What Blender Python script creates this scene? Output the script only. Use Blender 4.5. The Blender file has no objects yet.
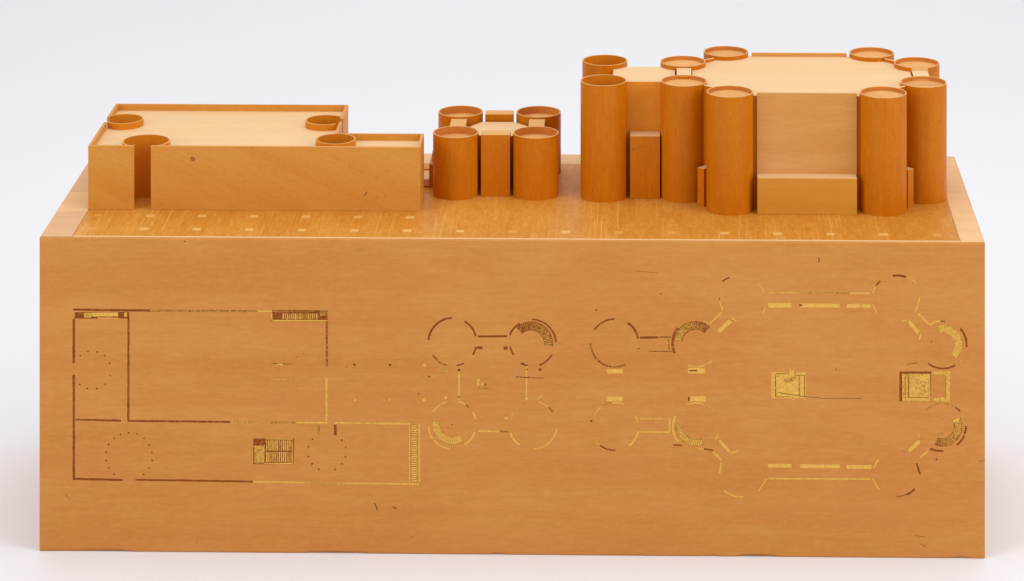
import bpy, bmesh, math, random
from mathutils import Vector
random.seed(7)
S = bpy.context.scene
COL = S.collection
U = 0.001                                    # all lengths below are millimetres

# ------------------------------------------------------------------ camera
# view camera on a level tripod with a long lens and a large downward shift (verticals stay parallel)
F_PX, PX, PY = 3167.68, 586.36, -707.66
CX, CY, CZ, YAW = 612.17, -3164.51, 946.78, 0.0201
cam = bpy.data.cameras.new('camera'); cam_o = bpy.data.objects.new('camera', cam); COL.objects.link(cam_o)
cam_o.location = (CX*U, CY*U, CZ*U); cam_o.rotation_euler = (math.pi/2, 0, YAW)
cam.sensor_fit = 'HORIZONTAL'; cam.sensor_width = 36; cam.lens = F_PX/1024*36
cam.shift_x = -(PX-512)/1024; cam.shift_y = -(290.5-PY)/1024
cam.clip_start = 0.1; cam.clip_end = 60
S.camera = cam_o

# ------------------------------------------------------------------ studio light
w = bpy.data.worlds.new('World'); S.world = w; w.use_nodes = True
bgn = w.node_tree.nodes['Background']; bgn.inputs[0].default_value = (0.97, 0.97, 1.0, 1); bgn.inputs[1].default_value = 0.48

def softbox(name, loc, target, sx, sy, power, col):
    l = bpy.data.lights.new(name, 'AREA'); l.shape = 'RECTANGLE'; l.size = sx; l.size_y = sy
    l.energy = power; l.color = col
    o = bpy.data.objects.new(name, l); COL.objects.link(o); o.location = loc
    o.rotation_euler = (Vector(target)-Vector(loc)).to_track_quat('-Z', 'Y').to_euler()
    return o
softbox('overhead_softbox', (0.55, -0.25, 2.3), (0.5, 0.0, 0), 3.2, 2.6, 36, (1.0, 0.995, 0.99))
softbox('right_softbox', (3.1, -1.3, 1.3), (0.5, 0.0, -0.1), 1.4, 1.6, 37, (1.0, 0.99, 0.985))
softbox('left_softbox', (-2.3, -2.2, 1.4), (0.4, 0.0, -0.1), 1.8, 1.8, 42, (1.0, 0.99, 0.985))
softbox('backdrop_softbox', (0.5, 2.6, 3.2), (0.5, 2.4, 0), 4.0, 1.6, 38, (0.985, 0.985, 1.0))

S.view_settings.view_transform = 'Standard'; S.view_settings.look = 'None'
S.view_settings.exposure = -0.05; S.view_settings.gamma = 1.0
S.render.engine = 'CYCLES'
try:
    S.cycles.max_bounces = 8; S.cycles.diffuse_bounces = 5; S.cycles.use_denoising = True
except Exception: pass

# ------------------------------------------------------------------ helpers
def lin(r, g, b):
    f = lambda c: (c/255/12.92) if c/255 <= 0.04045 else ((c/255+0.055)/1.055)**2.4
    return (f(r), f(g), f(b), 1)

def trace(u, v):
    """a point of the traced floor plan -> (x, z) in mm on the front face"""
    a = (u-PX)/F_PX; b = -(v-PY)/F_PX
    c, s = math.cos(YAW), math.sin(YAW)
    d = (c*a-s, s*a+c, b); t = -CY/d[1]
    return (CX+t*d[0], CZ+t*d[2])

def obj(name, bm, mats, parent=None, smooth=None):
    me = bpy.data.meshes.new(name)
    bmesh.ops.scale(bm, vec=(U, U, U), verts=bm.verts)
    bm.normal_update(); bm.to_mesh(me); bm.free()
    if not isinstance(mats, (list, tuple)): mats = [mats]
    for m in mats: me.materials.append(m)
    o = bpy.data.objects.new(name, me); COL.objects.link(o)
    if parent:                               # modelled in world mm: hang it from its parent without moving it
        o.parent = parent; p = parent; off = Vector((0, 0, 0))
        while p: off += p.location; p = p.parent
        o.location = -off
    if smooth is not None:
        for p in me.polygons: p.use_smooth = True
        me.set_sharp_from_angle(angle=smooth)
    return o

def empty(name, label, cat, loc):
    o = bpy.data.objects.new(name, None); COL.objects.link(o)
    o.location = [c*U for c in loc]; o['label'] = label; o['category'] = cat
    o.empty_display_size = 0.05
    return o

def prism(bm, pts, z0, z1, mi_top=0, mi_side=0):
    """vertical prism over a counter-clockwise (x, y) outline"""
    lo = [bm.verts.new((x, y, z0)) for x, y in pts]; hi = [bm.verts.new((x, y, z1)) for x, y in pts]
    n = len(pts); fs = []
    f = bm.faces.new(hi); f.material_index = mi_top; fs.append(f)
    fs.append(bm.faces.new(lo[::-1]))
    for i in range(n):
        f = bm.faces.new((lo[i], lo[(i+1) % n], hi[(i+1) % n], hi[i])); f.material_index = mi_side; fs.append(f)
    return fs

def bevel(bm, r, seg=2):
    bm.normal_update()
    es = [e for e in bm.edges if len(e.link_faces) == 2 and e.calc_face_angle(0) > 0.6]
    bmesh.ops.bevel(bm, geom=es, offset=r, segments=seg, affect='EDGES', profile=0.5, clamp_overlap=True)

def box_bm(x0, x1, y0, y1, z0, z1, r=0.35):
    bm = bmesh.new(); prism(bm, [(x0, y0), (x1, y0), (x1, y1), (x0, y1)], z0, z1)
    if r: bevel(bm, r)
    return bm

def circle(cx, cy, r, n=96, a0=0, a1=None):
    if a1 is None: return [(cx+r*math.cos(2*math.pi*i/n), cy+r*math.sin(2*math.pi*i/n)) for i in range(n)]
    return [(cx+r*math.cos(a0+(a1-a0)*i/n), cy+r*math.sin(a0+(a1-a0)*i/n)) for i in range(n+1)]

def shell_bm(r, t, z0, z1, n=96, top_mi=1):
    """open cylinder wall with a rim; the rim takes material slot top_mi"""
    bm = bmesh.new(); b = 0.25
    prof = [(r, z0, 0), (r, z1-b, top_mi), (r-b, z1, top_mi), (r-t+b, z1, top_mi), (r-t, z1-b, 2), (r-t, z0, 0)]
    rings = [[bm.verts.new((rr*math.cos(2*math.pi*i/n), rr*math.sin(2*math.pi*i/n), z)) for i in range(n)] for rr, z, _ in prof]
    for k in range(len(prof)):
        A, B = rings[k], rings[(k+1) % len(prof)]
        for i in range(n):
            f = bm.faces.new((A[i], A[(i+1) % n], B[(i+1) % n], B[i])); f.material_index = prof[k][2]
    return bm

def cut(o, cutters, op='DIFFERENCE', selfx=False):
    """apply exact booleans, keep the plain mesh"""
    for bm in cutters:
        c = obj('cutter', bm, [])
        m = o.modifiers.new('b', 'BOOLEAN'); m.operation = op; m.object = c; m.solver = 'EXACT'; m.use_self = selfx
        bpy.context.view_layer.update()
        dg = bpy.context.evaluated_depsgraph_get()
        me = bpy.data.meshes.new_from_object(o.evaluated_get(dg), depsgraph=dg)
        old = o.data; name = old.name; o.modifiers.clear(); o.data = me; bpy.data.meshes.remove(old); me.name = name
        d = c.data; bpy.data.objects.remove(c); bpy.data.meshes.remove(d)


# ------------------------------------------------------------------ materials
def new_mat(name):
    m = bpy.data.materials.new(name); m.use_nodes = True
    nt = m.node_tree; return m, nt, nt.nodes['Principled BSDF']

def wood(name, base, dark, light, axis='x', grain=1.0, streak=0.5, fleck=0.0, blotch=0.5, rough=0.42, coat=0.0, tilt=0.0, pale_scratch=0.0, bump=0.06, blotch_col=None, gain=(1, 1, 1), spec=0.14, red=None):
    """fine-grained light hardwood; axis = direction of the grain (mm-scaled object space)"""
    k = lambda c: tuple(min(x*g_, 0.97) for x, g_ in zip(c, gain))+(1,)
    base, dark, light = k(base), k(dark), k(light); blotch_col = k(blotch_col) if blotch_col else dark
    m, nt, bs = new_mat(name); N = nt.nodes; L = nt.links
    tc = N.new('ShaderNodeTexCoord'); oi = N.new('ShaderNodeObjectInfo')
    off = N.new('ShaderNodeVectorMath'); off.operation = 'MULTIPLY_ADD'
    comb = N.new('ShaderNodeCombineXYZ')
    for i in range(3): L.new(oi.outputs['Random'], comb.inputs[i])
    L.new(comb.outputs[0], off.inputs[0]); off.inputs[1].default_value = (3.7, 5.1, 2.3); L.new(tc.outputs['Object'], off.inputs[2])
    rot = N.new('ShaderNodeMapping'); rot.inputs['Rotation'].default_value = (0, tilt, 0); L.new(off.outputs[0], rot.inputs[0])
    ax = {'x': 0, 'y': 1, 'z': 2}[axis]
    def noise(along, across, detail=4, rough_=0.55, dist=0.0):
        mp = N.new('ShaderNodeMapping'); sc = [across]*3; sc[ax] = along; mp.inputs['Scale'].default_value = sc
        L.new(rot.outputs[0], mp.inputs[0])
        n = N.new('ShaderNodeTexNoise'); n.inputs['Scale'].default_value = 1.0; n.inputs['Detail'].default_value = detail
        n.inputs['Roughness'].default_value = rough_; n.inputs['Distortion'].default_value = dist
        L.new(mp.outputs[0], n.inputs[0]); return n.outputs['Fac']
    def ramp(src, lo, hi, a=(0, 0, 0, 1), b=(1, 1, 1, 1)):
        r = N.new('ShaderNodeValToRGB'); r.color_ramp.elements[0].position = lo; r.color_ramp.elements[1].position = hi
        r.color_ramp.elements[0].color = a; r.color_ramp.elements[1].color = b; L.new(src, r.inputs[0]); return r.outputs[0]
    def mix(fac, a, b, k=1.0):
        x = N.new('ShaderNodeMix'); x.data_type = 'RGBA'
        mu = N.new('ShaderNodeMath'); mu.operation = 'MULTIPLY'; mu.inputs[1].default_value = k
        if isinstance(fac, float): mu.inputs[0].default_value = fac
        else: L.new(fac, mu.inputs[0])
        L.new(mu.outputs[0], x.inputs[0])
        for s, v in ((6, a), (7, b)):
            if isinstance(v, tuple): x.inputs[s].default_value = v
            else: L.new(v, x.inputs[s])
        return x.outputs[2]
    bands = noise(1.2*grain, 34*grain, 5, 0.6, 0.4)
    fibre = noise(14*grain, 520*grain, 3, 0.7)
    big = noise(4.0, 9.0, 3, 0.5)
    c = mix(ramp(bands, 0.36, 0.72), dark, light)
    c = mix(0.55, c, base)
    c = mix(ramp(bands, 0.5, 0.66), c, dark, 0.35*streak)
    c = mix(ramp(fibre, 0.42, 0.75), c, dark, 0.42*streak)
    c = mix(ramp(big, 0.45, 0.75), c, blotch_col or dark, 0.5*blotch)
    c = mix(ramp(noise(7, 16, 2), 0.5, 0.8), c, light, 0.5*blotch)
    c = mix(ramp(noise(26*grain, 170*grain, 4, 0.65), 0.38, 0.68), c, dark, 0.38*streak)
    c = mix(ramp(noise(90, 240, 3, 0.7), 0.45, 0.72), c, light, 0.40*streak)
    c = mix(ramp(noise(60, 1300, 2, 0.8), 0.40, 0.66), c, dark, 0.30*streak)
    if red: c = mix(ramp(noise(9*grain, 38*grain, 4, 0.6, 0.6), 0.46, 0.66), c, k(red), 0.28); c = mix(ramp(noise(50, 900, 2, 0.7), 0.5, 0.7), c, k(red), 0.35)
    if fleck:
        fl = noise(110, 760, 1, 0.4); c = mix(ramp(fl, 0.62, 0.72), c, dark, fleck)
        fl2 = noise(130, 700, 1, 0.4); c = mix(ramp(fl2, 0.66, 0.72), c, tuple(x*0.62 for x in dark[:3])+(1,), fleck*0.7)
    if pale_scratch:
        s1 = noise(4, 620, 3, 0.7); s2 = noise(5, 22, 2)
        mm = N.new('ShaderNodeMath'); mm.operation = 'MULTIPLY'
        L.new(ramp(s1, 0.55, 0.66), mm.inputs[0]); L.new(ramp(s2, 0.40, 0.62), mm.inputs[1])
        c = mix(mm.outputs[0], c, lin(240, 192, 118), pale_scratch)
    L.new(c, bs.inputs['Base Color'])
    rr = N.new('ShaderNodeMapRange'); rr.inputs[3].default_value = rough-0.06; rr.inputs[4].default_value = rough+0.12
    L.new(noise(20, 60, 2), rr.inputs[0]); L.new(rr.outputs[0], bs.inputs['Roughness'])
    bs.inputs['Specular IOR Level'].default_value = spec
    bs.inputs['Coat Weight'].default_value = coat*0.25; bs.inputs['Coat Roughness'].default_value = 0.3
    bp = N.new('ShaderNodeBump'); bp.inputs['Strength'].default_value = bump; bp.inputs['Distance'].default_value = 0.001
    L.new(fibre, bp.inputs['Height']); L.new(bp.outputs[0], bs.inputs['Normal'])
    return m

M = {}
M['block'] = wood('block_pearwood', lin(206, 139, 68), lin(188, 116, 48), lin(219, 157, 86), 'x', 1.0, 0.8, 0.12, 0.9, 0.46, 0.1, tilt=0.006, blotch_col=lin(196, 116, 52), red=lin(204, 124, 66), gain=(1.0, 1.045, 1.03))
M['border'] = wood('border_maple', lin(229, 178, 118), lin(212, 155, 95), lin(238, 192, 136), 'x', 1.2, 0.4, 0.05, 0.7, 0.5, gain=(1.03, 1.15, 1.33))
M['border_side'] = wood('border_side_maple', lin(226, 174, 114), lin(206, 148, 92), lin(236, 188, 130), 'x', 1.2, 0.5, 0.05, 0.9, 0.5, gain=(0.95, 1.03, 1.32))
M['panel'] = wood('panel_veneer', lin(207, 139, 52), lin(184, 108, 30), lin(221, 160, 78), 'y', 1.3, 1.25, 0.35, 1.0, 0.42, 0.15, pale_scratch=0.5, red=lin(186, 108, 30), gain=(1.06, 1.14, 1.0))
M['inlay'] = wood('inlay_maple', lin(228, 176, 98), lin(220, 164, 84), lin(236, 188, 114), 'x', 1.5, 0.4, 0, 0.4, 0.5, gain=(0.95, 0.94, 0.92))
M['inlay_worn'] = wood('inlay_stained', lin(216, 154, 72), lin(206, 140, 58), lin(224, 166, 86), 'x', 1.5, 0.4, 0, 0.4, 0.5)
M['hall_wall'] = wood('hall_beech', lin(214, 148, 66), lin(202, 126, 48), lin(224, 164, 84), 'x', 1.3, 0.5, 0.4, 0.5, 0.42, 0.15, tilt=-0.42, gain=(0.98, 1.0, 0.9))
M['roof'] = wood('roof_maple', lin(243, 200, 138), lin(234, 184, 116), lin(248, 212, 156), 'x', 1.0, 0.35, 0.05, 0.4, 0.5, gain=(0.87, 0.9, 1.06))
M['edge'] = wood('worn_edge', lin(232, 174, 104), lin(214, 148, 76), lin(240, 190, 124), 'x', 2.0, 0.4, 0, 0.8, 0.5, gain=(0.9, 0.9, 0.88))
M['tower'] = wood('tower_cherry', lin(200, 112, 22), lin(184, 94, 12), lin(208, 124, 34), 'z', 1.1, 1.15, 0.3, 1.2, 0.38, 0.25, red=lin(182, 98, 16), gain=(1.08, 1.17, 0.25))
M['tower_in'] = wood('tower_inside', lin(206, 130, 58), lin(188, 108, 40), lin(216, 146, 76), 'x', 1.2, 0.5, 0.0, 0.8, 0.5)
M['disc'] = wood('disc_maple', lin(222, 166, 100), lin(196, 128, 66), lin(234, 186, 124), 'x', 1.3, 0.7, 0.0, 1.0, 0.5, gain=(1.04, 1.06, 1.02))
M['ring'] = wood('light_well_wood', lin(214, 136, 44), lin(198, 116, 28), lin(224, 152, 62), 'z', 1.2, 0.5, 0.1, 0.7, 0.42, 0.1, gain=(1.02, 0.95, 0.42))
M['screen'] = wood('screen_maple', lin(220, 160, 88), lin(204, 140, 68), lin(228, 174, 108), 'x', 0.9, 0.6, 0.12, 1.3, 0.45, 0.05, blotch_col=lin(232, 186, 136), red=lin(206, 138, 72), gain=(0.93, 0.885, 0.77))
M['wing'] = wood('wing_maple_warm_bounce', lin(212, 145, 66), lin(198, 128, 50), lin(220, 158, 82), 'x', 0.9, 0.5, 0.1, 0.5, 0.42, gain=(1.3, 1.15, 0.5))  # redder copy of the low screen wood: light bounced between walls put into colour
M['screen_low'] = wood('screen_low_maple', lin(212, 145, 66), lin(198, 128, 50), lin(220, 158, 82), 'x', 0.9, 0.5, 0.15, 0.5, 0.42, 0.1, gain=(1.02, 1.06, 0.7))

def simple(name, col, rough=0.6):
    m, nt, bs = new_mat(name); N = nt.nodes; L = nt.links
    tc = N.new('ShaderNodeTexCoord'); n = N.new('ShaderNodeTexNoise'); n.inputs['Scale'].default_value = 300; n.inputs['Detail'].default_value = 3
    L.new(tc.outputs['Object'], n.inputs[0]); r = N.new('ShaderNodeValToRGB')
    r.color_ramp.elements[0].color = tuple(c*0.75 for c in col[:3])+(1,); r.color_ramp.elements[1].color = col
    L.new(n.outputs['Fac'], r.inputs[0]); L.new(r.outputs[0], bs.inputs['Base Color']); bs.inputs['Roughness'].default_value = rough
    return m
M['crack'] = simple('dark_grain', lin(104, 56, 22))
M['hair'] = simple('hairline_brown', lin(160, 84, 14))
M['knot'] = simple('knot_brown', lin(176, 98, 34))
M['stain'] = simple('brown_grain', lin(178, 106, 50))

def gilding():
    """gold leaf worn down to brown ground; the 'wear' attribute sets how much leaf is left"""
    m, nt, bs = new_mat('worn_gilding'); N = nt.nodes; L = nt.links
    at = N.new('ShaderNodeAttribute'); at.attribute_name = 'wear'
    tc = N.new('ShaderNodeTexCoord')
    n1 = N.new('ShaderNodeTexNoise'); n1.inputs['Scale'].default_value = 380; n1.inputs['Detail'].default_value = 5; n1.inputs['Roughness'].default_value = 0.7
    L.new(tc.outputs['Object'], n1.inputs[0])
    s = N.new('ShaderNodeMath'); s.operation = 'ADD'; L.new(at.outputs['Fac'], s.inputs[0]); L.new(n1.outputs['Fac'], s.inputs[1])
    fac = N.new('ShaderNodeMapRange'); fac.inputs[1].default_value = 0.66; fac.inputs[2].default_value = 1.06; L.new(s.outputs[0], fac.inputs[0])
    n2 = N.new('ShaderNodeTexNoise'); n2.inputs['Scale'].default_value = 420; n2.inputs['Detail'].default_value = 3; L.new(tc.outputs['Object'], n2.inputs[0])
    g = N.new('ShaderNodeValToRGB'); g.color_ramp.elements[0].position = 0.15; g.color_ramp.elements[1].position = 0.85
    g.color_ramp.elements[0].color = lin(206, 150, 54); g.color_ramp.elements[1].color = lin(240, 194, 98); L.new(n2.outputs['Fac'], g.inputs[0])
    d = N.new('ShaderNodeValToRGB'); d.color_ramp.elements[0].position = 0.3; d.color_ramp.elements[1].position = 0.7
    d.color_ramp.elements[0].color = lin(112, 46, 8); d.color_ramp.elements[1].color = lin(158, 84, 22); L.new(n2.outputs['Fac'], d.inputs[0])
    x = N.new('ShaderNodeMix'); x.data_type = 'RGBA'; L.new(fac.outputs[0], x.inputs[0]); L.new(d.outputs[0], x.inputs[6]); L.new(g.outputs[0], x.inputs[7])
    L.new(x.outputs[2], bs.inputs['Base Color'])
    mt = N.new('ShaderNodeMath'); mt.operation = 'MULTIPLY'; mt.inputs[1].default_value = 0.15; L.new(fac.outputs[0], mt.inputs[0]); L.new(mt.outputs[0], bs.inputs['Metallic'])
    bs.inputs['Roughness'].default_value = 0.5; bs.inputs['Specular IOR Level'].default_value = 0.15
    return m
M['gilt'] = gilding()

def paper():
    m, nt, bs = new_mat('studio_paper'); N = nt.nodes; L = nt.links
    tc = N.new('ShaderNodeTexCoord'); n = N.new('ShaderNodeTexNoise'); n.inputs['Scale'].default_value = 1.2; n.inputs['Detail'].default_value = 2
    L.new(tc.outputs['Object'], n.inputs[0]); r = N.new('ShaderNodeValToRGB')
    r.color_ramp.elements[0].color = (0.825, 0.825, 0.845, 1); r.color_ramp.elements[1].color = (0.845, 0.845, 0.865, 1)
    L.new(n.outputs['Fac'], r.inputs[0]); L.new(r.outputs[0], bs.inputs['Base Color']); bs.inputs['Roughness'].default_value = 0.9
    bs.inputs['Specular IOR Level'].default_value = 0.1
    return m
M['paper'] = paper()

# ------------------------------------------------------------------ backdrop: a seamless sweep of white paper
W, H, D = 946.0, 315.5, 315.0
bm = bmesh.new(); prof = [(-5200, -H), (-1500, -H), (1500, -H), (2600, -H)]
for i in range(1, 25):
    a = math.pi/2*i/24; prof.append((2600+1100*math.sin(a), -H+1100*(1-math.cos(a))))
prof.append((3700, 3200))
rows = [[bm.verts.new((x, y, z)) for x in (-4500, 500, 5500)] for y, z in prof]
for A, B in zip(rows, rows[1:]):
    for i in range(2): bm.faces.new((A[i], A[i+1], B[i+1], B[i]))
bd = obj('backdrop', bm, M['paper'], smooth=3.0); bd['kind'] = 'structure'

# ------------------------------------------------------------------ the block
block = empty('wooden_block', 'long solid wooden block with gilded floor plans engraved on its front, carrying the building models', 'block', (0, 0, -H))
TH = 0.6                                     # thickness of the veneers laid on top
def block_bm():
    bm = bmesh.new(); xs = [0, 0.9]+[0.9+(W-1.8)*i/80 for i in range(1, 80)]+[W-0.9, W]
    prev = None; rnd = random.Random(3); j = 0; first = None
    chips = {2: 0.8, 3: 1.0, 4: 1.2, 5: 1.4, 6: 1.6, 7: 2.2, 8: 1.9, 24: 1.2, 25: 1.8, 26: 2.0, 27: 1.6, 28: 1.2, 40: 1.2, 58: 1.2, 61: 2.4, 62: 2.6, 63: 1.6, 79: 1.8}
    for k, x in enumerate(xs):
        s = 0.9 if k in (0, len(xs)-1) else 0
        j = 0.6*j+rnd.uniform(0, 0.5); ch = chips.get(k, 0); t = rnd.uniform(0.7, 1.15)
        pr = [(s+0.7+ch, -H+j*0.5), (s+0.1, -H+0.8+j+ch), (s, -H+3), (s, -TH-1.6*t), (s+0.35, -TH-0.55*t), (s+1.4*t, -TH-s),
              (D-1.0-s, -TH-s), (D-s, -TH-1.0), (D-s, -H+1), (D-1-s, -H+j*0.5)]
        r = [bm.verts.new((x, y, z)) for y, z in pr]
        if prev:
            for i in range(len(r)): bm.faces.new((prev[i], r[i], r[(i+1) % len(r)], prev[(i+1) % len(r)]))
        else: first = r
        prev = r
    bm.faces.new(first); bm.faces.new(prev[::-1])
    bmesh.ops.recalc_face_normals(bm, faces=bm.faces)
    return bm
body = obj('block_body', block_bm(), M['block'])

# veneers on the top: pale border round a darker panel, tight joints between them
XL, XR, YB = 32.4, 922.0, 275.0; g = 0.35
def slab(name, pts, mat, z0=-TH, z1=0.0, r=0.12):
    bm = bmesh.new(); prism(bm, pts, z0, z1); bevel(bm, r, 1)
    return obj(name, bm, mat, block)
panel = slab('veneer_panel', [(XL+0.9, 4.9), (XR-g, 4.9), (XR-g, YB-g), (XL+0.9, YB-g)], M['panel'])
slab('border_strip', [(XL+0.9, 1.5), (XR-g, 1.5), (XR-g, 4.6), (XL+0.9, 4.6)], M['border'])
slab('border_strip', [(1.0, 1.5), (XL, 1.5), (XL, 88), (1.0, 86)], M['border_side'])
slab('border_strip', [(1.0, 86.5), (XL, 88.5), (XL, 158), (1.0, 157)], M['border'])
slab('border_strip', [(1.0, 157.4), (XL, 158.4), (XL, 313.6), (1.0, 313.6)], M['border_side'])
slab('border_strip', [(XR, 1.5), (W-1, 1.5), (W-1, 313.6), (XR, 313.6)], M['border'])
slab('border_strip', [(XL+g, YB), (XR-g, YB), (XR-g, 313.6), (XL+g, 313.6)], M['border'])

# inlaid squares: a full row near the edge, a short second row before the flat-roofed building
for k in range(17):
    x = 47.5+53.3*k
    for row in ((0, 1) if k < 7 else (0,)):
        y = (28.8-0.0055*x) if row == 0 else 73.6
        xx = x-0.8*row
        worn = k in (0, 8, 10, 11, 16) 
        sz = 4.3+random.uniform(-0.3, 0.3)
        bm = box_bm(xx-sz, xx+sz, y-sz, y+sz, -0.4, 0.06, 0)
        obj('inlay_square', bm, M['inlay_worn' if worn else 'inlay'], block)

# ------------------------------------------------------------------ engraved floor plans (traced, cut into the front face)
CUTS = []
DEPTH = 0.45
class Plan:
    def __init__(s): s.bm = bmesh.new(); s.w = s.bm.verts.layers.float_color.new('wear'); s.any = False
    def poly(s, pts, gold, y=0.22, cutit=True):
        """closed outline in traced points -> gilded sheet lying in its own groove"""
        q = [trace(*p) for p in pts]
        ar = sum(a[0]*b[1]-b[0]*a[1] for a, b in zip(q, q[1:]+q[:1]))
        if ar < 0: q = q[::-1]
        fr = [s.bm.verts.new((x, y, z)) for x, z in q]; bk = [s.bm.verts.new((x, DEPTH+0.15, z)) for x, z in q]
        n = len(q); s.bm.faces.new(fr)
        for i in range(n): s.bm.faces.new((fr[i], bk[i], bk[(i+1) % n], fr[(i+1) % n]))
        for v in fr+bk: v[s.w] = (gold, gold, gold, 1)
        s.any = True
        if cutit: CUTS.append(q)
    def strip(s, path, width, gold, cutit=True, jit=0.16):
        n = len(path); L, R = [], []
        for i, (x, y) in enumerate(path):
            a = path[max(i-1, 0)]; b = path[min(i+1, n-1)]
            dx, dy = b[0]-a[0], b[1]-a[1]; l = math.hypot(dx, dy) or 1
            w_ = width+0.24; k = w_/2*(1+random.uniform(-jit, jit)); k2 = w_/2*(1+random.uniform(-jit, jit))
            L.append((x-dy/l*k, y+dx/l*k)); R.append((x+dy/l*k2, y-dx/l*k2))
        s.poly(L+R[::-1], gold, cutit=cutit)
    def line(s, *a):
        *pts, width, gold = a
        path = []
        for p, q in zip(pts, pts[1:]):
            m = max(1, int(math.hypot(q[0]-p[0], q[1]-p[1])/7))
            path += [(p[0]+(q[0]-p[0])*i/m, p[1]+(q[1]-p[1])*i/m) for i in range(m)]
        path.append(pts[-1]); s.strip(path, width, gold)
    def arc(s, cx, cy, r, a0, a1, width, gold):
        m = max(3, int(abs(a1-a0)/9))
        s.strip([(cx+r*math.cos(math.radians(a0+(a1-a0)*i/m)), cy-r*math.sin(math.radians(a0+(a1-a0)*i/m))) for i in range(m+1)], width, gold)
    def rect(s, x0, y0, x1, y1, gold, y=0.22, cutit=True, j=0.25):
        e = lambda: random.uniform(-j, j)
        s.poly([(x0+e(), y0+e()), (x1+e(), y0+e()), (x1+e(), y1+e()), (x0+e(), y1+e())], gold, y, cutit)
    def dot(s, cx, cy, r, gold):
        s.poly([(cx+r*random.uniform(0.8, 1.2)*math.cos(a), cy+r*random.uniform(0.8, 1.2)*math.sin(a)) for a in [2*math.pi*i/9 for i in range(9)]], gold)
    def sector(s, cx, cy, r0, r1, a0, a1, n, ground, gold0, gold1):
        """winding stair: dark ground with radial treads of leaf on it"""
        m = max(8, int(abs(a1-a0)/6)); A = [math.radians(a0+(a1-a0)*i/m) for i in range(m+1)]
        s.poly([(cx+r1*math.cos(a), cy-r1*math.sin(a)) for a in A]+[(cx+r0*math.cos(a), cy-r0*math.sin(a)) for a in A[::-1]], ground)
        st = (a1-a0)/n
        for i in range(n):
            b0 = math.radians(a0+st*(i+0.2)); b1 = math.radians(a0+st*(i+0.78)); gd = gold0+(gold1-gold0)*i/n
            q0, q1 = r0+0.4+random.uniform(0, 0.8), r1-0.4-random.uniform(0, 0.8)
            s.poly([(cx+q1*math.cos(b0), cy-q1*math.sin(b0)), (cx+q1*math.cos(b1), cy-q1*math.sin(b1)), (cx+q0*math.cos(b1), cy-q0*math.sin(b1)), (cx+q0*math.cos(b0), cy-q0*math.sin(b0))], gd, 0.12, False)
    def build(s, name, parent, label=None):
        o = obj(name, s.bm, M['gilt'], parent)
        if label: o['label'] = label
        return o

def stair_flight(p, x0, y0, x1, y1, n, ground, g0, g1, vertical=False):
    p.rect(x0, y0, x1, y1, ground)
    for i in range(n):
        gd = g0+(g1-g0)*i/n+random.uniform(-0.12, 0.12)
        if vertical:
            h = (y1-y0)/n; p.rect(x0+0.5, y0+h*(i+0.18), x1-0.5, y0+h*(i+0.85), gd, 0.12, False, 0.08)
        else:
            wd = (x1-x0)/n; p.rect(x0+wd*(i+0.18), y0+0.6, x0+wd*(i+0.8), y1-0.6, gd, 0.12, False, 0.08)

# --- plan of the flat-roofed building (left)
pa = Plan()
for a in [((73, 309.6), (150, 310.6), 2.0, .05), ((150, 310.6), (258, 311.2), 1.8, .30), ((258, 311.3), (272, 311.5), 1.5, .8), ((272, 310.6), (327.6, 311.2), 1.6, .22),
          ((73.8, 319), (73.8, 363.3), 2.3, .03), ((73.8, 374.6), (73.8, 478), 2.2, .12), ((128.5, 318), (128.3, 420), 1.9, .14),
          ((75.5, 419.6), (121, 420.7), 1.8, .12), ((127.6, 420.9), (230, 421.9), 1.8, .14), ((230, 421.9), (253.5, 422.3), 1.6, .4), ((270, 422.4), (296, 422.7), 1.5, .35), ((296, 422.7), (327.6, 422.9), 1.6, .65),
          ((334, 422.8), (378, 423.4), 1.6, .55), ((378, 423.4), (410, 423.9), 1.9, .9), ((326.8, 321.5), (326.8, 366), 2.0, .22), ((326.5, 378), (326.5, 421.5), 2.0, .55),
          ((73, 478.9), (122.5, 480), 1.9, .06), ((135.5, 479.8), (253, 481.6), 1.7, .06), ((253, 481.8), (305, 482.6), 1.6, .75), ((305, 482.6), (345, 483.2), 1.4, .45), ((345, 483.2), (419, 484.2), 1.5, .8),
          ((409.6, 424.6), (409.6, 483), 1.3, .85), ((419.2, 423.6), (419.2, 483), 1.5, .75), ((318.8, 425), (318.8, 434.6), 1.9, .3), ((335.2, 424.6), (335.2, 435.2), 2.4, .12),
          ((273, 363.6), (277.5, 363.8), 0.8, .2), ((274.5, 364.6), (283, 364.6), 1.6, .85), ((283, 364), (292, 364.2), 1.0, .25), ((271, 379), (292, 379.6), 0.7, .5)]: pa.line(*a)
plan_a = pa.build('engraved_floor_plan', block, 'brown outline plan of the flat-roofed building, only partly gilded')
st = Plan(); st.rect(74.6, 312, 129.5, 318.6, .12); st.rect(84, 312.6, 92, 317.8, .42, .12, False); st.rect(92, 312.6, 118, 316.6, .62, .12, False); st.rect(98, 317.6, 119, 319, .75, .12, False)
st.rect(124, 312.4, 127, 317, .45, .12, False); st.rect(73.6, 313, 74.8, 315.6, .8, .12, False); st.build('staircase', plan_a)
st = Plan(); st.rect(271, 312, 327.4, 321.4, .12); st.rect(271.4, 319.9, 327.2, 321.2, .9, .12, False); st.rect(271.2, 312.5, 272.3, 321, .85, .12, False)
for i in range(17): st.rect(282.6+2.1*i, 313.6, 283.8+2.1*i, 319.3, .45+random.uniform(-.15, .2), .12, False, .1)
st.rect(320, 312.2, 327, 316, .3, .12, False); st.build('staircase', plan_a)
st = Plan(); st.rect(253.4, 438.4, 293.8, 464.2, .12); st.rect(254.6, 445.5, 264.5, 463.3, .42, .12, False)
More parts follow.
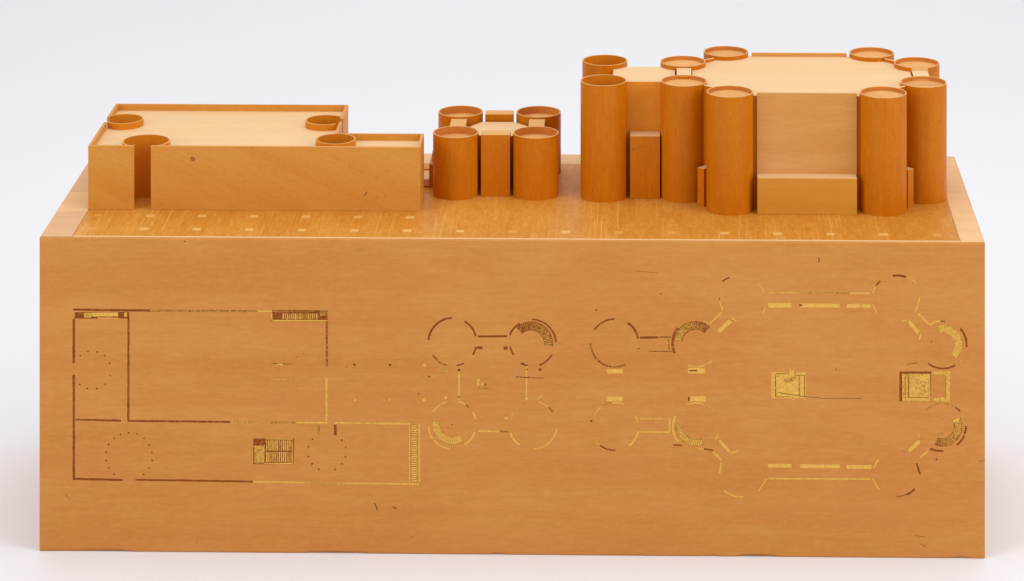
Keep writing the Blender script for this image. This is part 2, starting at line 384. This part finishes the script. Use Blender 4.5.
for i in range(13):
    x = 266+2.12*i
    st.rect(x, 440.4, x+1.25, 450.6, .5+random.uniform(-.15, .25), .12, False, .1); st.rect(x, 452, x+1.25, 462, .5+random.uniform(-.15, .2), .12, False, .1)
st.rect(266, 438.6, 293, 439.5, .7, .12, False); st.rect(256, 463, 293, 464, .6, .12, False); st.build('staircase', plan_a)
st = Plan(); stair_flight(st, 410.6, 424.8, 417.6, 482, 26, .25, .55, .8, True); st.build('staircase', plan_a)
def dots(pts, sc, ox, oy, r, gold, parent):
    for x, y in pts:
        d = Plan(); d.dot(ox+x/sc, oy+y/sc, r*random.uniform(0.85, 1.1), gold+random.uniform(-.05, .05)); d.build('column_mark', parent)
dots([(80.3, 355.7), (88, 351.8), (97.2, 352), (104.5, 355.7), (109.6, 363.3), (110.3, 375.7), (105, 384.2), (97, 388.5), (87.2, 388.6), (79.8, 384.5)], 1, 0, 0, 0.95, .05, plan_a)
dots([(435, 192), (492, 198), (540, 228), (575, 272), (595, 325), (596, 380), (576, 432), (538, 474), (336, 474), (300, 430), (281, 379), (281, 322), (299, 270), (334, 228), (379, 201)], 6.84, 65, 405, 0.95, .05, plan_a)
dots([(563, 187), (530, 246), (530, 322), (558, 379), (610, 421), (736, 421), (789, 379), (817, 325), (819, 250), (789, 195)], 7.75, 240, 415, 1.0, .03, plan_a)
dots([(222, 103), (262, 82), (318, 78), (360, 105), (222, 278)], 6.02, 260, 340, 0.55, .2, plan_a)
dots([(568, 148), (783, 150)], 6.02, 260, 340, 1.6, .05, plan_a)
dots([(990, 152), (990, 362)], 6.02, 260, 340, 1.8, .75, plan_a)
dots([(573, 362), (780, 361)], 6.02, 260, 340, 1.5, .55, plan_a)
dots([(520, 162), (955, 322), (1018, 222)], 6.02, 260, 340, 0.8, .05, plan_a)

# --- plan of the small four-towered building (middle)
pb = Plan()
for a in [(452.5, 342, 24, 175, 92, 1.9, .0), (452.5, 342, 24, 60, 14, 1.7, .02), (452.5, 342, 24, -12, -32, 1.6, .02), (452.5, 342, 23.6, 213, 232, 1.5, .2), (452.5, 342, 24, 234, 257, 1.2, .25), (452.5, 342, 24, -80, -62, 1.5, .1),
          (531, 343, 22.6, 160, 120, 1.6, .05), (531, 344.4, 25.2, 88, 5, 1.6, .02), (531, 342.5, 24.3, -30, -70, 1.4, .08), (532, 341.5, 22.6, 193, 216, 1.5, .05), (531, 342.8, 23, 243, 262, 1.6, .15),
          (452.5, 424, 23, 148, 105, 1.4, .7), (452.5, 424, 23.4, 76, 56, 1.6, .75), (452.5, 424, 23.4, 55, 46, 1.3, .25), (452.5, 424, 23.4, 30, 12, 2.0, .85), (452, 424.5, 24, -18, -58, 1.9, .85), (452.5, 425.5, 24, 180, 214, 1.7, .75), (452.5, 425, 24, 217, 263, 1.6, .75),
          (533, 425, 23.6, 75, 50, 1.5, .6), (533, 425, 23.6, 48, 33, 1.6, .2), (533, 425, 24, -7, -88, 1.4, .75), (533, 425, 24, 200, 236, 1.9, .7), (533, 425, 23.4, 118, 105, 1.2, .4)]: pb.arc(*a)
for a in [((477.8, 336.4), (506.8, 336.2), 1.8, .05), ((478.5, 431.2), (499, 431.4), 1.5, .85), ((500, 431.4), (508.5, 431.7), 1.3, .25), ((459, 369), (459, 398), 1.7, .85), ((526.5, 366), (526.5, 397), 1.3, .8),
          ((477, 347.6), (482.5, 348.2), 2.4, .0), ((503.5, 348), (507.5, 348), 2.8, .0), ((480, 416.5), (484, 419), 1.0, .45), ((512.4, 413), (511, 420), 1.2, .5), ((515.5, 376.8), (530, 377.6), .7, .1), ((531, 377.9), (543.6, 378.1), .6, .1)]: pb.line(*a)
plan_b = pb.build('engraved_floor_plan', block, 'plan of the four-towered building, four broken circles linked by lines')
st = Plan(); st.sector(531, 343.4, 13, 22, 133, -8, 26, .02, .22, .42); st.build('staircase', plan_b)
st = Plan(); st.sector(452.5, 424, 12.8, 20.6, 172, 304, 20, .4, .7, .85); st.build('staircase', plan_b)
dots([(446, 370.2), (445.6, 398), (506, 418), (540.4, 398), (458.9, 370), (458.9, 398.4), (526.5, 398.6)], 1, 0, 0, 1.8, .72, plan_b)
dots([(446, 370), (429.5, 376.6), (452, 424.6), (541, 398.8), (523.5, 363), (527, 369.4)], 1, 0, 0, 0.75, .0, plan_b)
dots([(540, 369.6)], 1, 0, 0, 2.0, .05, plan_b)
c_ = Plan(); c_.rect(477, 378.6, 480.4, 386.4, .5); c_.rect(480.6, 378.4, 488.6, 379.8, .35); c_.rect(478, 387.4, 488, 389, .35); c_.rect(481.6, 382.6, 483.6, 386.6, .75); c_.rect(484.4, 383, 486, 386, .1); c_.build('furniture_mark', plan_b)

# --- plan of the large ten-towered building (right)
pc = Plan()
for a in [(614.5, 343, 24, 147, 90, 1.5, .15), (614.5, 343, 24.2, 57, 11, 2.0, .08), (614.5, 343, 24, 181, 296, 1.5, .22),
          (696, 343, 23.6, 140, 205, 2.2, .15), (696.5, 342.6, 24, 249, 312, 1.4, .55), (738, 301.5, 25.4, 128, 110, 1.3, .12), (738, 301.5, 25.4, 108, 78, 1.2, .45), (738.5, 302, 27, 42, 20, 1.0, .75),
          (739, 298, 28, -20, -34, 1.2, .75), (897.5, 300, 25.6, 165, 148, 1.3, .6), (897.5, 300, 25.6, 147, 132, 1.6, .15), (897.5, 300, 24.6, 101, 69, 2.0, .0), (897.5, 300, 25, 67, 38, 1.1, .6),
          (942.5, 344.5, 23.6, 125, 96, 1.6, .7), (942.5, 344.5, 23.2, 95, 84, 1.5, .2), (942, 345, 24.6, 42, -5, 1.8, .1), (943, 344.6, 24, 232, 300, 1.8, .1), (943, 344.6, 24, 302, 320, 1.2, .4),
          (614.5, 426.5, 23.6, 150, 123, 1.4, .5), (614.5, 426.5, 24, 116, 98, 1.0, .3), (614.5, 426.5, 24, 97, 66, 1.3, .75), (614.5, 426.5, 23.8, 207, 232, 1.3, .45), (614.5, 426.5, 23.8, 232, 272, 1.4, .15), (614.5, 426.5, 23.6, 27, 9, 1.6, .8), (614.5, 426.5, 24.2, -11, -54, 1.9, .85),
          (696.5, 427, 23.6, 152, 219, 1.9, .88), (696, 426.5, 23.6, 113, 70, 1.4, .75), (696, 426.5, 23.6, 66, 42, 1.1, .45), (741, 472, 25, 228, 275, 1.4, .8),
          (942.5, 427.2, 23.8, 136, 60, 1.0, .35), (942.5, 427.2, 23.6, 58, 42, 1.5, .15), (942, 426, 24, 0, -20, 1.7, .05), (942, 426, 24.3, -23, -52, 1.8, .05), (897, 471.5, 25, -92, -70, 1.1, .2), (897, 471.5, 25, -68, -44, 1.9, .12), (591.4+24, 421, 24, 178, 183, 1.8, .0)]: pc.arc(*a)
for a in [((640, 337.7), (658, 337.4), 1.9, .08), ((659, 337.3), (671, 337.1), 1.2, .2), ((636, 349.5), (640, 348.4), 0.9, .3), ((640, 350), (650, 351.4), 0.8, .4), ((650, 351.3), (673, 351.6), 0.9, .2), ((668.5, 339), (669.2, 350), 0.8, .25),
          ((709.4, 324), (722.4, 311.6), 1.4, .8), ((723, 310.6), (719.4, 301), 1.2, .7), ((719.4, 300), (719.4, 297.6), .8, .1), ((703, 321.2), (706, 321.6), (709, 324.6), 1.0, .6), ((718.6, 331.6), (730.4, 320.6), 4.2, .85), ((731, 317.6), (736.8, 321.4), 1.2, .7), ((715, 336), (718, 333), .8, .5),
          ((767.8, 292.9), (800, 292.6), 1.1, .55), ((800, 292.6), (850, 293.3), 1.2, .38), ((850, 293.2), (871, 293.3), 1.5, .75),
          ((872.8, 304), (876.8, 313.4), 1.3, .7), ((919.4, 297.8), (918, 305), (915.2, 312.4), 1.5, .75), ((918, 313.2), (929, 324.6), 1.6, .7), ((908.8, 321.4), (919, 333), 4.0, .85), ((902, 321.4), (906.8, 320.4), 1.3, .7), ((921, 334), (919.2, 340), 1.4, .6),
          ((907, 364.4), (918, 362.6), 0.6, .2), ((640, 431.8), (669.6, 432.2), 1.5, .85), ((669.6, 417.6), (669.6, 431.4), 1.6, .85),
          ((697, 449.2), (704, 448.6), 1.0, .6), ((704, 448.8), (713.6, 450.6), 1.3, .08), ((712.8, 451.4), (721.3, 460.2), 1.5, .75), ((721.4, 462.2), (719.4, 474), 1.4, .7), ((719.4, 440.6), (730, 452.2), 2.6, .8), ((718.4, 433.6), (716.2, 439.6), 1.4, .75), ((730.4, 453.4), (739, 450.4), 1.6, .8),
          ((673.6, 444.9), (682, 445.4), 1.2, .1), ((768.5, 478.6), (871, 479.2), 1.5, .85), ((758.4, 491), (766.8, 478.8), 1.2, .7), ((872.8, 478.4), (875.6, 484), (879.2, 489.6), 1.3, .7), ((873.8, 468), (878.4, 459.6), 1.7, .75),
          ((930.2, 449), (936, 450.6), (943.4, 451.2), 1.9, .05), ((920.4, 457.4), (928.6, 450.2), 1.5, .75), ((917.8, 431.2), (920.8, 439.4), 1.1, .5), ((902.2, 450.6), (908.6, 452.8), .9, .4), ((916.6, 463.2), (920.2, 474.4), 1.6, .15), ((908.8, 451), (920, 440.8), 3.4, .82)]: pc.line(*a)
plan_c = pc.build('engraved_floor_plan', block, 'gilded plan of the large ten-towered building, an octagon of broken circles')
def bars(rects):
    for r in rects:
        b = Plan(); b.rect(*r[:5])
        if len(r) > 5: b.rect(*r[5:9], .05, .12, False)
        b.build('wall_bar', plan_c)
bars([(606.4, 369, 622.8, 373.6, .8), (688, 367.6, 705, 373.4, .72, 689, 370, 697, 371.4), (606.2, 396.2, 623, 401.2, .62), (687.4, 396.2, 705.8, 401.6, .78, 688, 396.8, 690, 401),
      (768, 302.8, 792, 307.6, .85), (799, 303.4, 840, 307.9, .85, 799.2, 304, 802, 306.6), (846.6, 303.8, 860, 307.9, .8), (861.2, 304, 871, 307.8, .82),
      (767.8, 463.8, 791.8, 467.9, .9), (800, 464.4, 840, 468.4, .88), (846.4, 464.9, 871.6, 468.8, .92), (639.6, 417.6, 668, 419.8, .5)])
st = Plan(); st.sector(695.5, 343, 13.2, 22, 48, 172, 22, .2, .25, .5); st.build('staircase', plan_c)
st = Plan(); st.sector(942, 345, 12.4, 20.6, 100, -44, 24, .42, .6, .7); st.build('staircase', plan_c)
st = Plan(); st.sector(696, 426, 13, 20.4, 178, 292, 20, .3, .5, .85); st.build('staircase', plan_c)
st = Plan(); st.sector(942, 426.4, 11.8, 20.2, 28, -112, 24, .2, .6, .25); st.rect(952, 415.5, 959, 422, .8, .08, False, .6); st.build('staircase', plan_c)
sq = Plan(); sq.rect(771.4, 372, 806.2, 398.6, .56); sq.rect(789, 369.8, 795, 372.2, .6); sq.rect(792, 398.4, 795, 400, .7)
sq.rect(775.3, 374, 776, 397, .1, .12, False, .1); sq.rect(799, 375.5, 799.6, 396, .1, .12, False, .1); sq.rect(804.2, 375, 804.8, 396.5, .15, .12, False, .1); sq.rect(776, 373.6, 789, 374.2, .1, .12, False, .1); sq.rect(795.4, 375, 804.6, 375.6, .15, .12, False, .1); sq.rect(788.6, 370, 789.2, 374, .1, .12, False, .1); sq.rect(795, 370, 795.6, 375, .1, .12, False, .1)
sq.rect(776, 396.6, 790, 397.2, .2, .12, False, .1); sq.poly([(784, 379), (790, 377.6), (796, 376.4), (796.6, 379), (790, 382.4), (785, 382.6)], .36, .12, False); sq.build('platform_mark', plan_c)
sq = Plan(); sq.rect(899.6, 371.4, 931, 401.4, .05); sq.rect(902.0, 373.8, 930.4, 401.2, .46, .12, False); sq.rect(919, 374.2, 928.6, 381, .58, .06, False, 1); sq.rect(908.3, 375, 909, 398, .08, .06, False, .1); sq.rect(905, 376, 905.6, 399, .1, .06, False, .1); sq.rect(909, 397.4, 929, 398, .15, .06, False, .1); sq.rect(902.5, 398, 928, 400.4, .55, .06, False); sq.rect(910, 384, 918, 396, .5, .07, False, 1.5)  # brown rim at top and left paints the shade of the recess edges
sq.build('platform_mark', plan_c)
sq = Plan(); sq.poly([(932.6, 371.2), (950.4, 371.4), (950.2, 401.8), (932.8, 401.6), (932.8, 397.8), (945.8, 397.4), (945.6, 375), (932.8, 374.6)], .5); sq.rect(945.3, 376, 946, 397.6, .08, .12, False, .1); sq.build('platform_mark', plan_c)

# hairline cracks, knots and nicks in the face of the block
def flaw(name, mat, how, *a):
    p = Plan(); getattr(p, how)(*a)
    p.bm.verts.layers.float_color.remove(p.bm.verts.layers.float_color['wear']); obj(name, p.bm, M[mat], block)
for a in [((778, 392.4), (793, 394.9), (808, 397), (823, 398.3), (842, 398.4), (860.6, 398.3), .3, 0), ((818.2, 257.6), (819.4, 260), (818.4, 262.6), .8, 0), ((374, 503), (376, 506), (377.2, 510), 1.0, 0), ((393, 507), (396.4, 508.8), .9, 0)]: flaw('crack', 'crack', 'line', *a)
for x, y, r in [(184.6, 241.5, .8), (661, 294, .8), (596.2, 310, 1.0), (931.5, 342, .8), (936.4, 459.6, .9), (836, 369.6, .7), (197, 542, .6), (880, 378, .5), (942, 433.4, .7)]: flaw('pin_knot', 'crack', 'dot', x, y, r, 0)
for a in [((634, 271), (645, 271.6), (659, 273.2), .3, 0), ((65, 493.5), (69.6, 499.6), .5, 0), ((915, 535.6), (925.4, 537), .4, 0), ((921, 544), (927, 547.4), .4, 0), ((926.6, 543.6), (922.6, 547), .3, 0), ((410, 537.4), (413, 537), .3, 0), ((978, 461.5), (985, 460.6), .7, 0)]: flaw('grain_streak', 'stain', 'line', *a)

cb = bmesh.new()
for q in CUTS:
    fr = [cb.verts.new((x, -2.0, z)) for x, z in q]; bk = [cb.verts.new((x, DEPTH, z)) for x, z in q]; n = len(q)
    cb.faces.new(fr); cb.faces.new(bk[::-1])
    for i in range(n): cb.faces.new((fr[i], bk[i], bk[(i+1) % n], fr[(i+1) % n]))
bmesh.ops.recalc_face_normals(cb, faces=cb.faces)
cut(body, [cb], selfx=True)
body.parent = block; body.location = -block.location

# ------------------------------------------------------------------ flat-roofed L-shaped building (left)
hall = empty('building_model', 'low L-shaped flat-roofed wooden building model with four round light wells, a slot in its front', 'building model', (204, 180, 0))
x0, x1, x2, y0, y1, y2, HT, RT, T = 32.1, 285.1, 375.5, 95.2, 149.2, 265.1, 65.7, 58.9, 3.2
outer = [(x0, y0), (x2, y0), (x2, y1), (x1, y1), (x1, y2), (x0, y2)]
inner = [(x0+T, y0+T), (x2-T, y0+T), (x2-T, y1-T), (x1-T, y1-T), (x1-T, y2-T), (x0+T, y2-T)]
bm = bmesh.new(); prism(bm, outer, 0, HT); bevel(bm, 0.3, 1)
walls = obj('outer_wall', bm, M['hall_wall'], hall)
cutters = [bmesh.new() for _ in range(4)]
prism(cutters[0], inner, -5, HT+5)
prism(cutters[1], [(79.5, y0-5), (97.1, y0-5), (97.1, y0+8), (79.5, y0+8)], -5, HT+5)
prism(cutters[2], [(x0-5, 188.5), (x0+8, 188.5), (x0+8, 208.5), (x0-5, 208.5)], -5, HT+5)
prism(cutters[3], [(x1-8, 194.5), (x1+5, 194.5), (x1+5, 207), (x1-8, 207)], -5, HT+5)

wells = [(51.4, 203.2, 20.6), (88.8, 116.6, 24.8), (266.2, 203.2, 21.0), (285.0, 127.8, 20.8)]
e = 0.15
bm = bmesh.new(); prism(bm, [(x0+T-e, y0+T-e), (x2-T+e, y0+T-e), (x2-T+e, y1-T+e), (x1-T+e, y1-T+e), (x1-T+e, y2-T+e), (x0+T-e, y2-T+e)], RT-4, RT)
roof = obj('roof', bm, M['roof'], hall)
b = bmesh.new(); prism(b, circle(*wells[3][:2], wells[3][2]-1.5), -5, 100); cutters.append(b)
cut(walls, cutters)
cs = []
for cx, cy, r in wells:
    b = bmesh.new(); prism(b, circle(cx, cy, r-0.8), 0, 100); cs.append(b)
cut(roof, cs)
for i, (cx, cy, r) in enumerate(wells):
    o = obj('light_well', shell_bm(r, 1.6, 0.02, HT-0.1), [M['ring'], M['edge'], M['ring']], hall)
    for v in o.data.vertices: v.co.x += cx*U; v.co.y += cy*U
    cl = []
    if i == 0: b = bmesh.new(); prism(b, [(0, 150), (x0+T+0.4, 150), (x0+T+0.4, 250), (0, 250)], -5, 90); cl.append(b)
    if i == 1: b = bmesh.new(); prism(b, [(40, 60), (140, 60), (140, y0+T+0.1), (40, y0+T+0.1)], -5, 90); cl.append(b)
    if i == 2:
        b = bmesh.new(); prism(b, [(x1-T-0.1, 150), (330, 150), (330, 250), (x1-T-0.1, 250)], -5, 90); cl.append(b)
        b = bmesh.new(); prism(b, [(279, 180), (330, 180), (330, 198), (279, 198)], -5, 90); cl.append(b)
    if i == 3: pass
    if cl: cut(o, cl)
    for p in o.data.polygons: p.use_smooth = True
    o.data.set_sharp_from_angle(angle=0.6)
# a knot and a scratch in its front wall
kb = bmesh.new()
def sheet(bm, pts, y):
    q = pts; fr = [bm.verts.new((x, y, z)) for x, z in q]; bk = [bm.verts.new((x, y+0.3, z)) for x, z in q]; n = len(q)
    bm.faces.new(fr)
    for i in range(n): bm.faces.new((fr[i], fr[(i+1) % n], bk[(i+1) % n], bk[i]))
    bmesh.ops.recalc_face_normals(bm, faces=bm.faces)
sheet(kb, [(140.4+2.6*math.cos(a)-0.8*math.sin(a), 52.5+2.6*math.sin(a)) for a in [2*math.pi*i/14 for i in range(14)]], y0-0.02)
obj('knot', kb, M['knot'], hall)
kb = bmesh.new(); sheet(kb, [(317.2, 15.2), (318.2, 15.2), (320.8, 19.6), (320.0, 19.8)], y0-0.02); obj('scratch', kb, M['crack'], hall)

# ------------------------------------------------------------------ towers
def tower_proto(r, h, t, floor_z, inside):
    """cylinder wall with an open rim; its sunk roof disc is a part of the tower"""
    o = obj('round_tower', shell_bm(r, t, 0.0, h), [M['tower'], M['edge'], M[inside]], smooth=0.7)
    bm = bmesh.new(); prism(bm, circle(0, 0, r-t+0.2), floor_z-2, floor_z)
    d = obj('roof_disc', bm, M['disc'] if inside == 'tower_in' else M['tower_in'], o)
    return o
def place_tower(proto, x, y, parent, first):
    o = proto if first else proto.copy()
    if not first:
        COL.objects.link(o)
        for ch in proto.children:
            c = ch.copy(); COL.objects.link(c); c.parent = o
    o.parent = parent; o.location = (x*U-parent.location.x, y*U-parent.location.y, 0)
    o.rotation_euler = (0, 0, random.uniform(0, 6.28))
    return o

# ------------------------------------------------------------------ small four-towered building (middle)
small = empty('building_model', 'small wooden building model of four short round towers, between the two bigger models', 'building model', (450.3, 200.8, 0))
hS, rS, zS = 65.2, 24.0, 57.0
proto = None
for i, (sx, sy) in enumerate([(-1, -1), (1, -1), (-1, 1), (1, 1)]):
    if proto is None: proto = tower_proto(rS, hS, 1.5, zS+0.4, 'tower_in')
    place_tower(proto, 450.3+sx*42.0, 200.8+sy*41.9, small, i == 0)
kids = [c for c in small.children]
def add(root, name, bm, mats, smooth=None):
    return obj(name, bm, mats, root, smooth)
bm = bmesh.new(); prism(bm, [(437, 171.5), (463, 171.5), (481.5, 188), (481.5, 213.5), (467, 230.5), (432, 230.5), (421, 213.5), (421, 188)], 0, zS, 1, 0)
add(small, 'central_hall', bm, [M['tower'], M['roof']])
for (a, b, c, d, h) in [(435.0, 465.6, 150.2, 167.6, 64.4), (435.2, 465.4, 233.2, 250.5, 64.4), (399.8, 416.8, 183, 217.5, 63.6), (483.2, 500.2, 183, 217.5, 63.6)]:
    o = add(small, 'link_block', box_bm(a, b, c, d, 0, h, 0.4), [M['tower'], M['edge']])
    for p in o.data.polygons:
        if p.normal.z > 0.8: p.material_index = 1
add(small, 'porch_block', box_bm(378.8, 399.6, 180, 221.5, 0, 25, 0.3), M['tower'])
add(small, 'porch_block', box_bm(381.5, 399.5, 187, 214.5, 25.1, 36, 0.3), M['tower'])

# ------------------------------------------------------------------ low walkway between the two left models
walk = empty('walkway_model', 'low flat wooden walkway behind the L-shaped building, joining it to the small towers', 'walkway', (330, 200.5, 0))
add(walk, 'walkway_body', box_bm(286, 378.2, 185, 216, 0, 1.0, 0), M['tower'])
add(walk, 'walkway_deck', box_bm(285.6, 378.4, 183.5, 217.5, 1.1, 8.4, 0.3), M['border'])
add(walk, 'walkway_kerb', box_bm(285.6, 378.4, 217.8, 219.2, 0, 9.6, 0.1), M['tower'])

# ------------------------------------------------------------------ large ten-towered building (right)
big = empty('building_model', 'large wooden building model ringed by ten tall round towers around a pale flat roof', 'building model', (735, 193.8, 0))
hB, rB, zB = 121.5, 24.25, 117.0; YC = 193.8; ya, yc = 39.9, 84.1
xa, xb, xc, xd, xe = 563.6, 647.6, 694.6, 852.8, 898.0
deep = tower_proto(rB, hB, 1.5, 86, 'ring')
place_tower(deep, xa, YC-ya, big, True); place_tower(deep, xa, YC+ya+7, big, False)
shallow = None
for x, s in [(xb, -ya), (xb, ya+4), (xc, -yc), (xc, yc+5), (xd, -yc), (xd, yc+3), (xe, -ya), (xe, ya+3)]:
    first = shallow is None
    if first: shallow = tower_proto(rB, hB, 1.5, zB+0.35, 'tower_in')
    last = place_tower(shallow, x, YC+s, big, first)
# the right-hand rear tower is open towards its link block: cut a notch into the rim (its own mesh)
last.data = last.data.copy(); last.rotation_euler = (0, 0, 0)
b = bmesh.new(); prism(b, [(-7.4, -30), (10.2, -30), (10.2, -12), (-7.4, -12)], zB+0.2, hB+5)
ploc, last.parent, last.location = last.location.copy(), None, (0, 0, 0)
disc = last.children[0]; 
cut(last, [b]); last.parent = big; last.location = ploc
for p in last.data.polygons: p.use_smooth = True
last.data.set_sharp_from_angle(angle=0.6)

bm = bmesh.new()
prism(bm, [(657, 154), (703, 110), (843, 110), (889, 154), (889, 238), (846, 280), (700, 280), (657, 238)], 0, zB, 1, 0)
add(big, 'central_hall', bm, [M['tower'], M['roof']])
# wing between the four left towers, hugging the two hollow ones
yf, yk = 165.8, 230.0; R_ = rB-0.4
def arcpts(cy, A, B, n=10):
    a = math.atan2(A[1]-cy, A[0]-xa); b_ = math.atan2(B[1]-cy, B[0]-xa)
    return [(xa+R_*math.cos(a+(b_-a)*i/n), cy+R_*math.sin(a+(b_-a)*i/n)) for i in range(n+1)]
fA = (xa+math.sqrt(R_**2-(yf-(YC-ya))**2), yf); fB = (573.0, YC-ya+math.sqrt(R_**2-(573.0-xa)**2))
kA = (573.0, YC+ya+7-math.sqrt(R_**2-(573.0-xa)**2)); kB = (xa+math.sqrt(R_**2-(yk-(YC+ya+7))**2), yk)
pts = [(638.6, yf), (638.6, yk)]+arcpts(YC+ya+7, kB, kA)+arcpts(YC-ya, fB, fA)
bm = bmesh.new(); prism(bm, pts, 0, zB, 1, 0)
add(big, 'wing', bm, [M['wing'], M['roof']])
def link(name, bm, side='tower'):
    o = add(big, name, bm, [M[side], M['roof']])
    for p in o.data.polygons:
        if p.normal.z > 0.8: p.material_index = 1
    return o
link('link_block', box_bm(640.4, 655.9, YC-18, YC+18, 0, 120.4, 0.3))
link('link_block', box_bm(890.6, 907.6, YC-19, YC+20.5, 0, zB+0.9, 0.3))
for s in (-1, 1):
    Y = lambda d: YC+s*d
    def bx(a, b, d0, d1, z0, z1, r=0.35):
        return box_bm(a, b, min(Y(d0), Y(d1)), max(Y(d0), Y(d1)), z0, z1, r)
    link('screen_wall', bx(722.4, 825.4, 84.2, 87.2, 37.0, 120.8, 0.3), 'screen').data.materials[1] = M['edge']
    link('porch_block', bx(722.4, 824.5, 84.3, 103.2, 0, 37.5, 0.4), 'screen_low')
    link('porch_block', bx(591.2, 622.6, 28.4, 48.6, 0, 65.3, 0.4))
    for xm, ym, tx, ty, sgn in [((xb+xc)/2, (ya+yc)/2, xc-xb, yc-ya, -1), ((xd+xe)/2, (ya+yc)/2, xe-xd, ya-yc, 1)]:
        l = math.hypot(tx, ty); tx /= l; ty /= l
        nx, ny = (-ty, tx) if sgn < 0 else (ty, -tx)      # outward normal in (x, distance-from-axis)
        if nx*sgn < 0: nx, ny = -nx, -ny
        def quad(a0, a1, o0, o1, z0, z1):
            q = [(xm+tx*a+nx*o, YC+s*(ym+ty*a+ny*o)) for a, o in ((a0, o0), (a1, o0), (a1, o1), (a0, o1))]
            ar = sum(p[0]*r_[1]-r_[0]*p[1] for p, r_ in zip(q, q[1:]+q[:1]))
            if ar < 0: q = q[::-1]
            bm = bmesh.new(); prism(bm, q, z0, z1); bevel(bm, 0.3, 2); return bm
        link('screen_wall', quad(-9, 9, -6.4, -3.6, 0, 120.2))
        link('porch_block', quad(*((-1.5, 7.5) if sgn < 0 else (-7.5, 1.5)), -3.3, 12.8, 0, 39))

# age marks on single towers and on one porch block
def tower_mark(name, mat, cx, cy, pts, width):
    """a hairline following the round face; pts are (degrees from the front, height)"""
    bm = bmesh.new(); P = []
    for i, (d, z) in enumerate(pts):
        a = math.radians(d-90); p = pts[max(i-1, 0)]; q = pts[min(i+1, len(pts)-1)]
        du, dz = (q[0]-p[0])*rB*math.pi/180, q[1]-p[1]; l = math.hypot(du, dz)
        for sg in (-1, 1):
            k = width/2*sg; aa = a-dz/l*k/rB; zz = z+du/l*k
            P.append([bm.verts.new((cx+r_*math.cos(aa), cy+r_*math.sin(aa), zz)) for r_ in (rB+0.06, rB-0.2)])
    for i in range(0, len(P)-2, 2):
        bm.faces.new((P[i][0], P[i+1][0], P[i+3][0], P[i+2][0]))
        bm.faces.new((P[i][0], P[i+2][0], P[i+2][1], P[i][1])); bm.faces.new((P[i+1][0], P[i+1][1], P[i+3][1], P[i+3][0]))
    bmesh.ops.recalc_face_normals(bm, faces=bm.faces)
    return add(big, name, bm, M[mat])
tower_mark('hairline_crack', 'hair', xa, YC-ya, [(-31, 8), (-24, 16), (-10, 27), (4, 35), (24, 44), (48, 51), (68, 54)], 0.5)
tower_mark('crack', 'stain', xd, YC-yc, [(48, 111), (49, 105), (49, 101)], 0.7)
tower_mark('dent', 'tower_in', xc, YC-yc, [(-2.6, 104.5), (0, 104.8), (2.6, 104.5)], 2.4)
kb = bmesh.new(); sheet(kb, [(593, 51.0), (599, 52.6), (605, 55.4), (605, 56.0), (599, 53.2), (593, 51.6)], YC-48.62); obj('hairline_crack', kb, M['hair'], big)
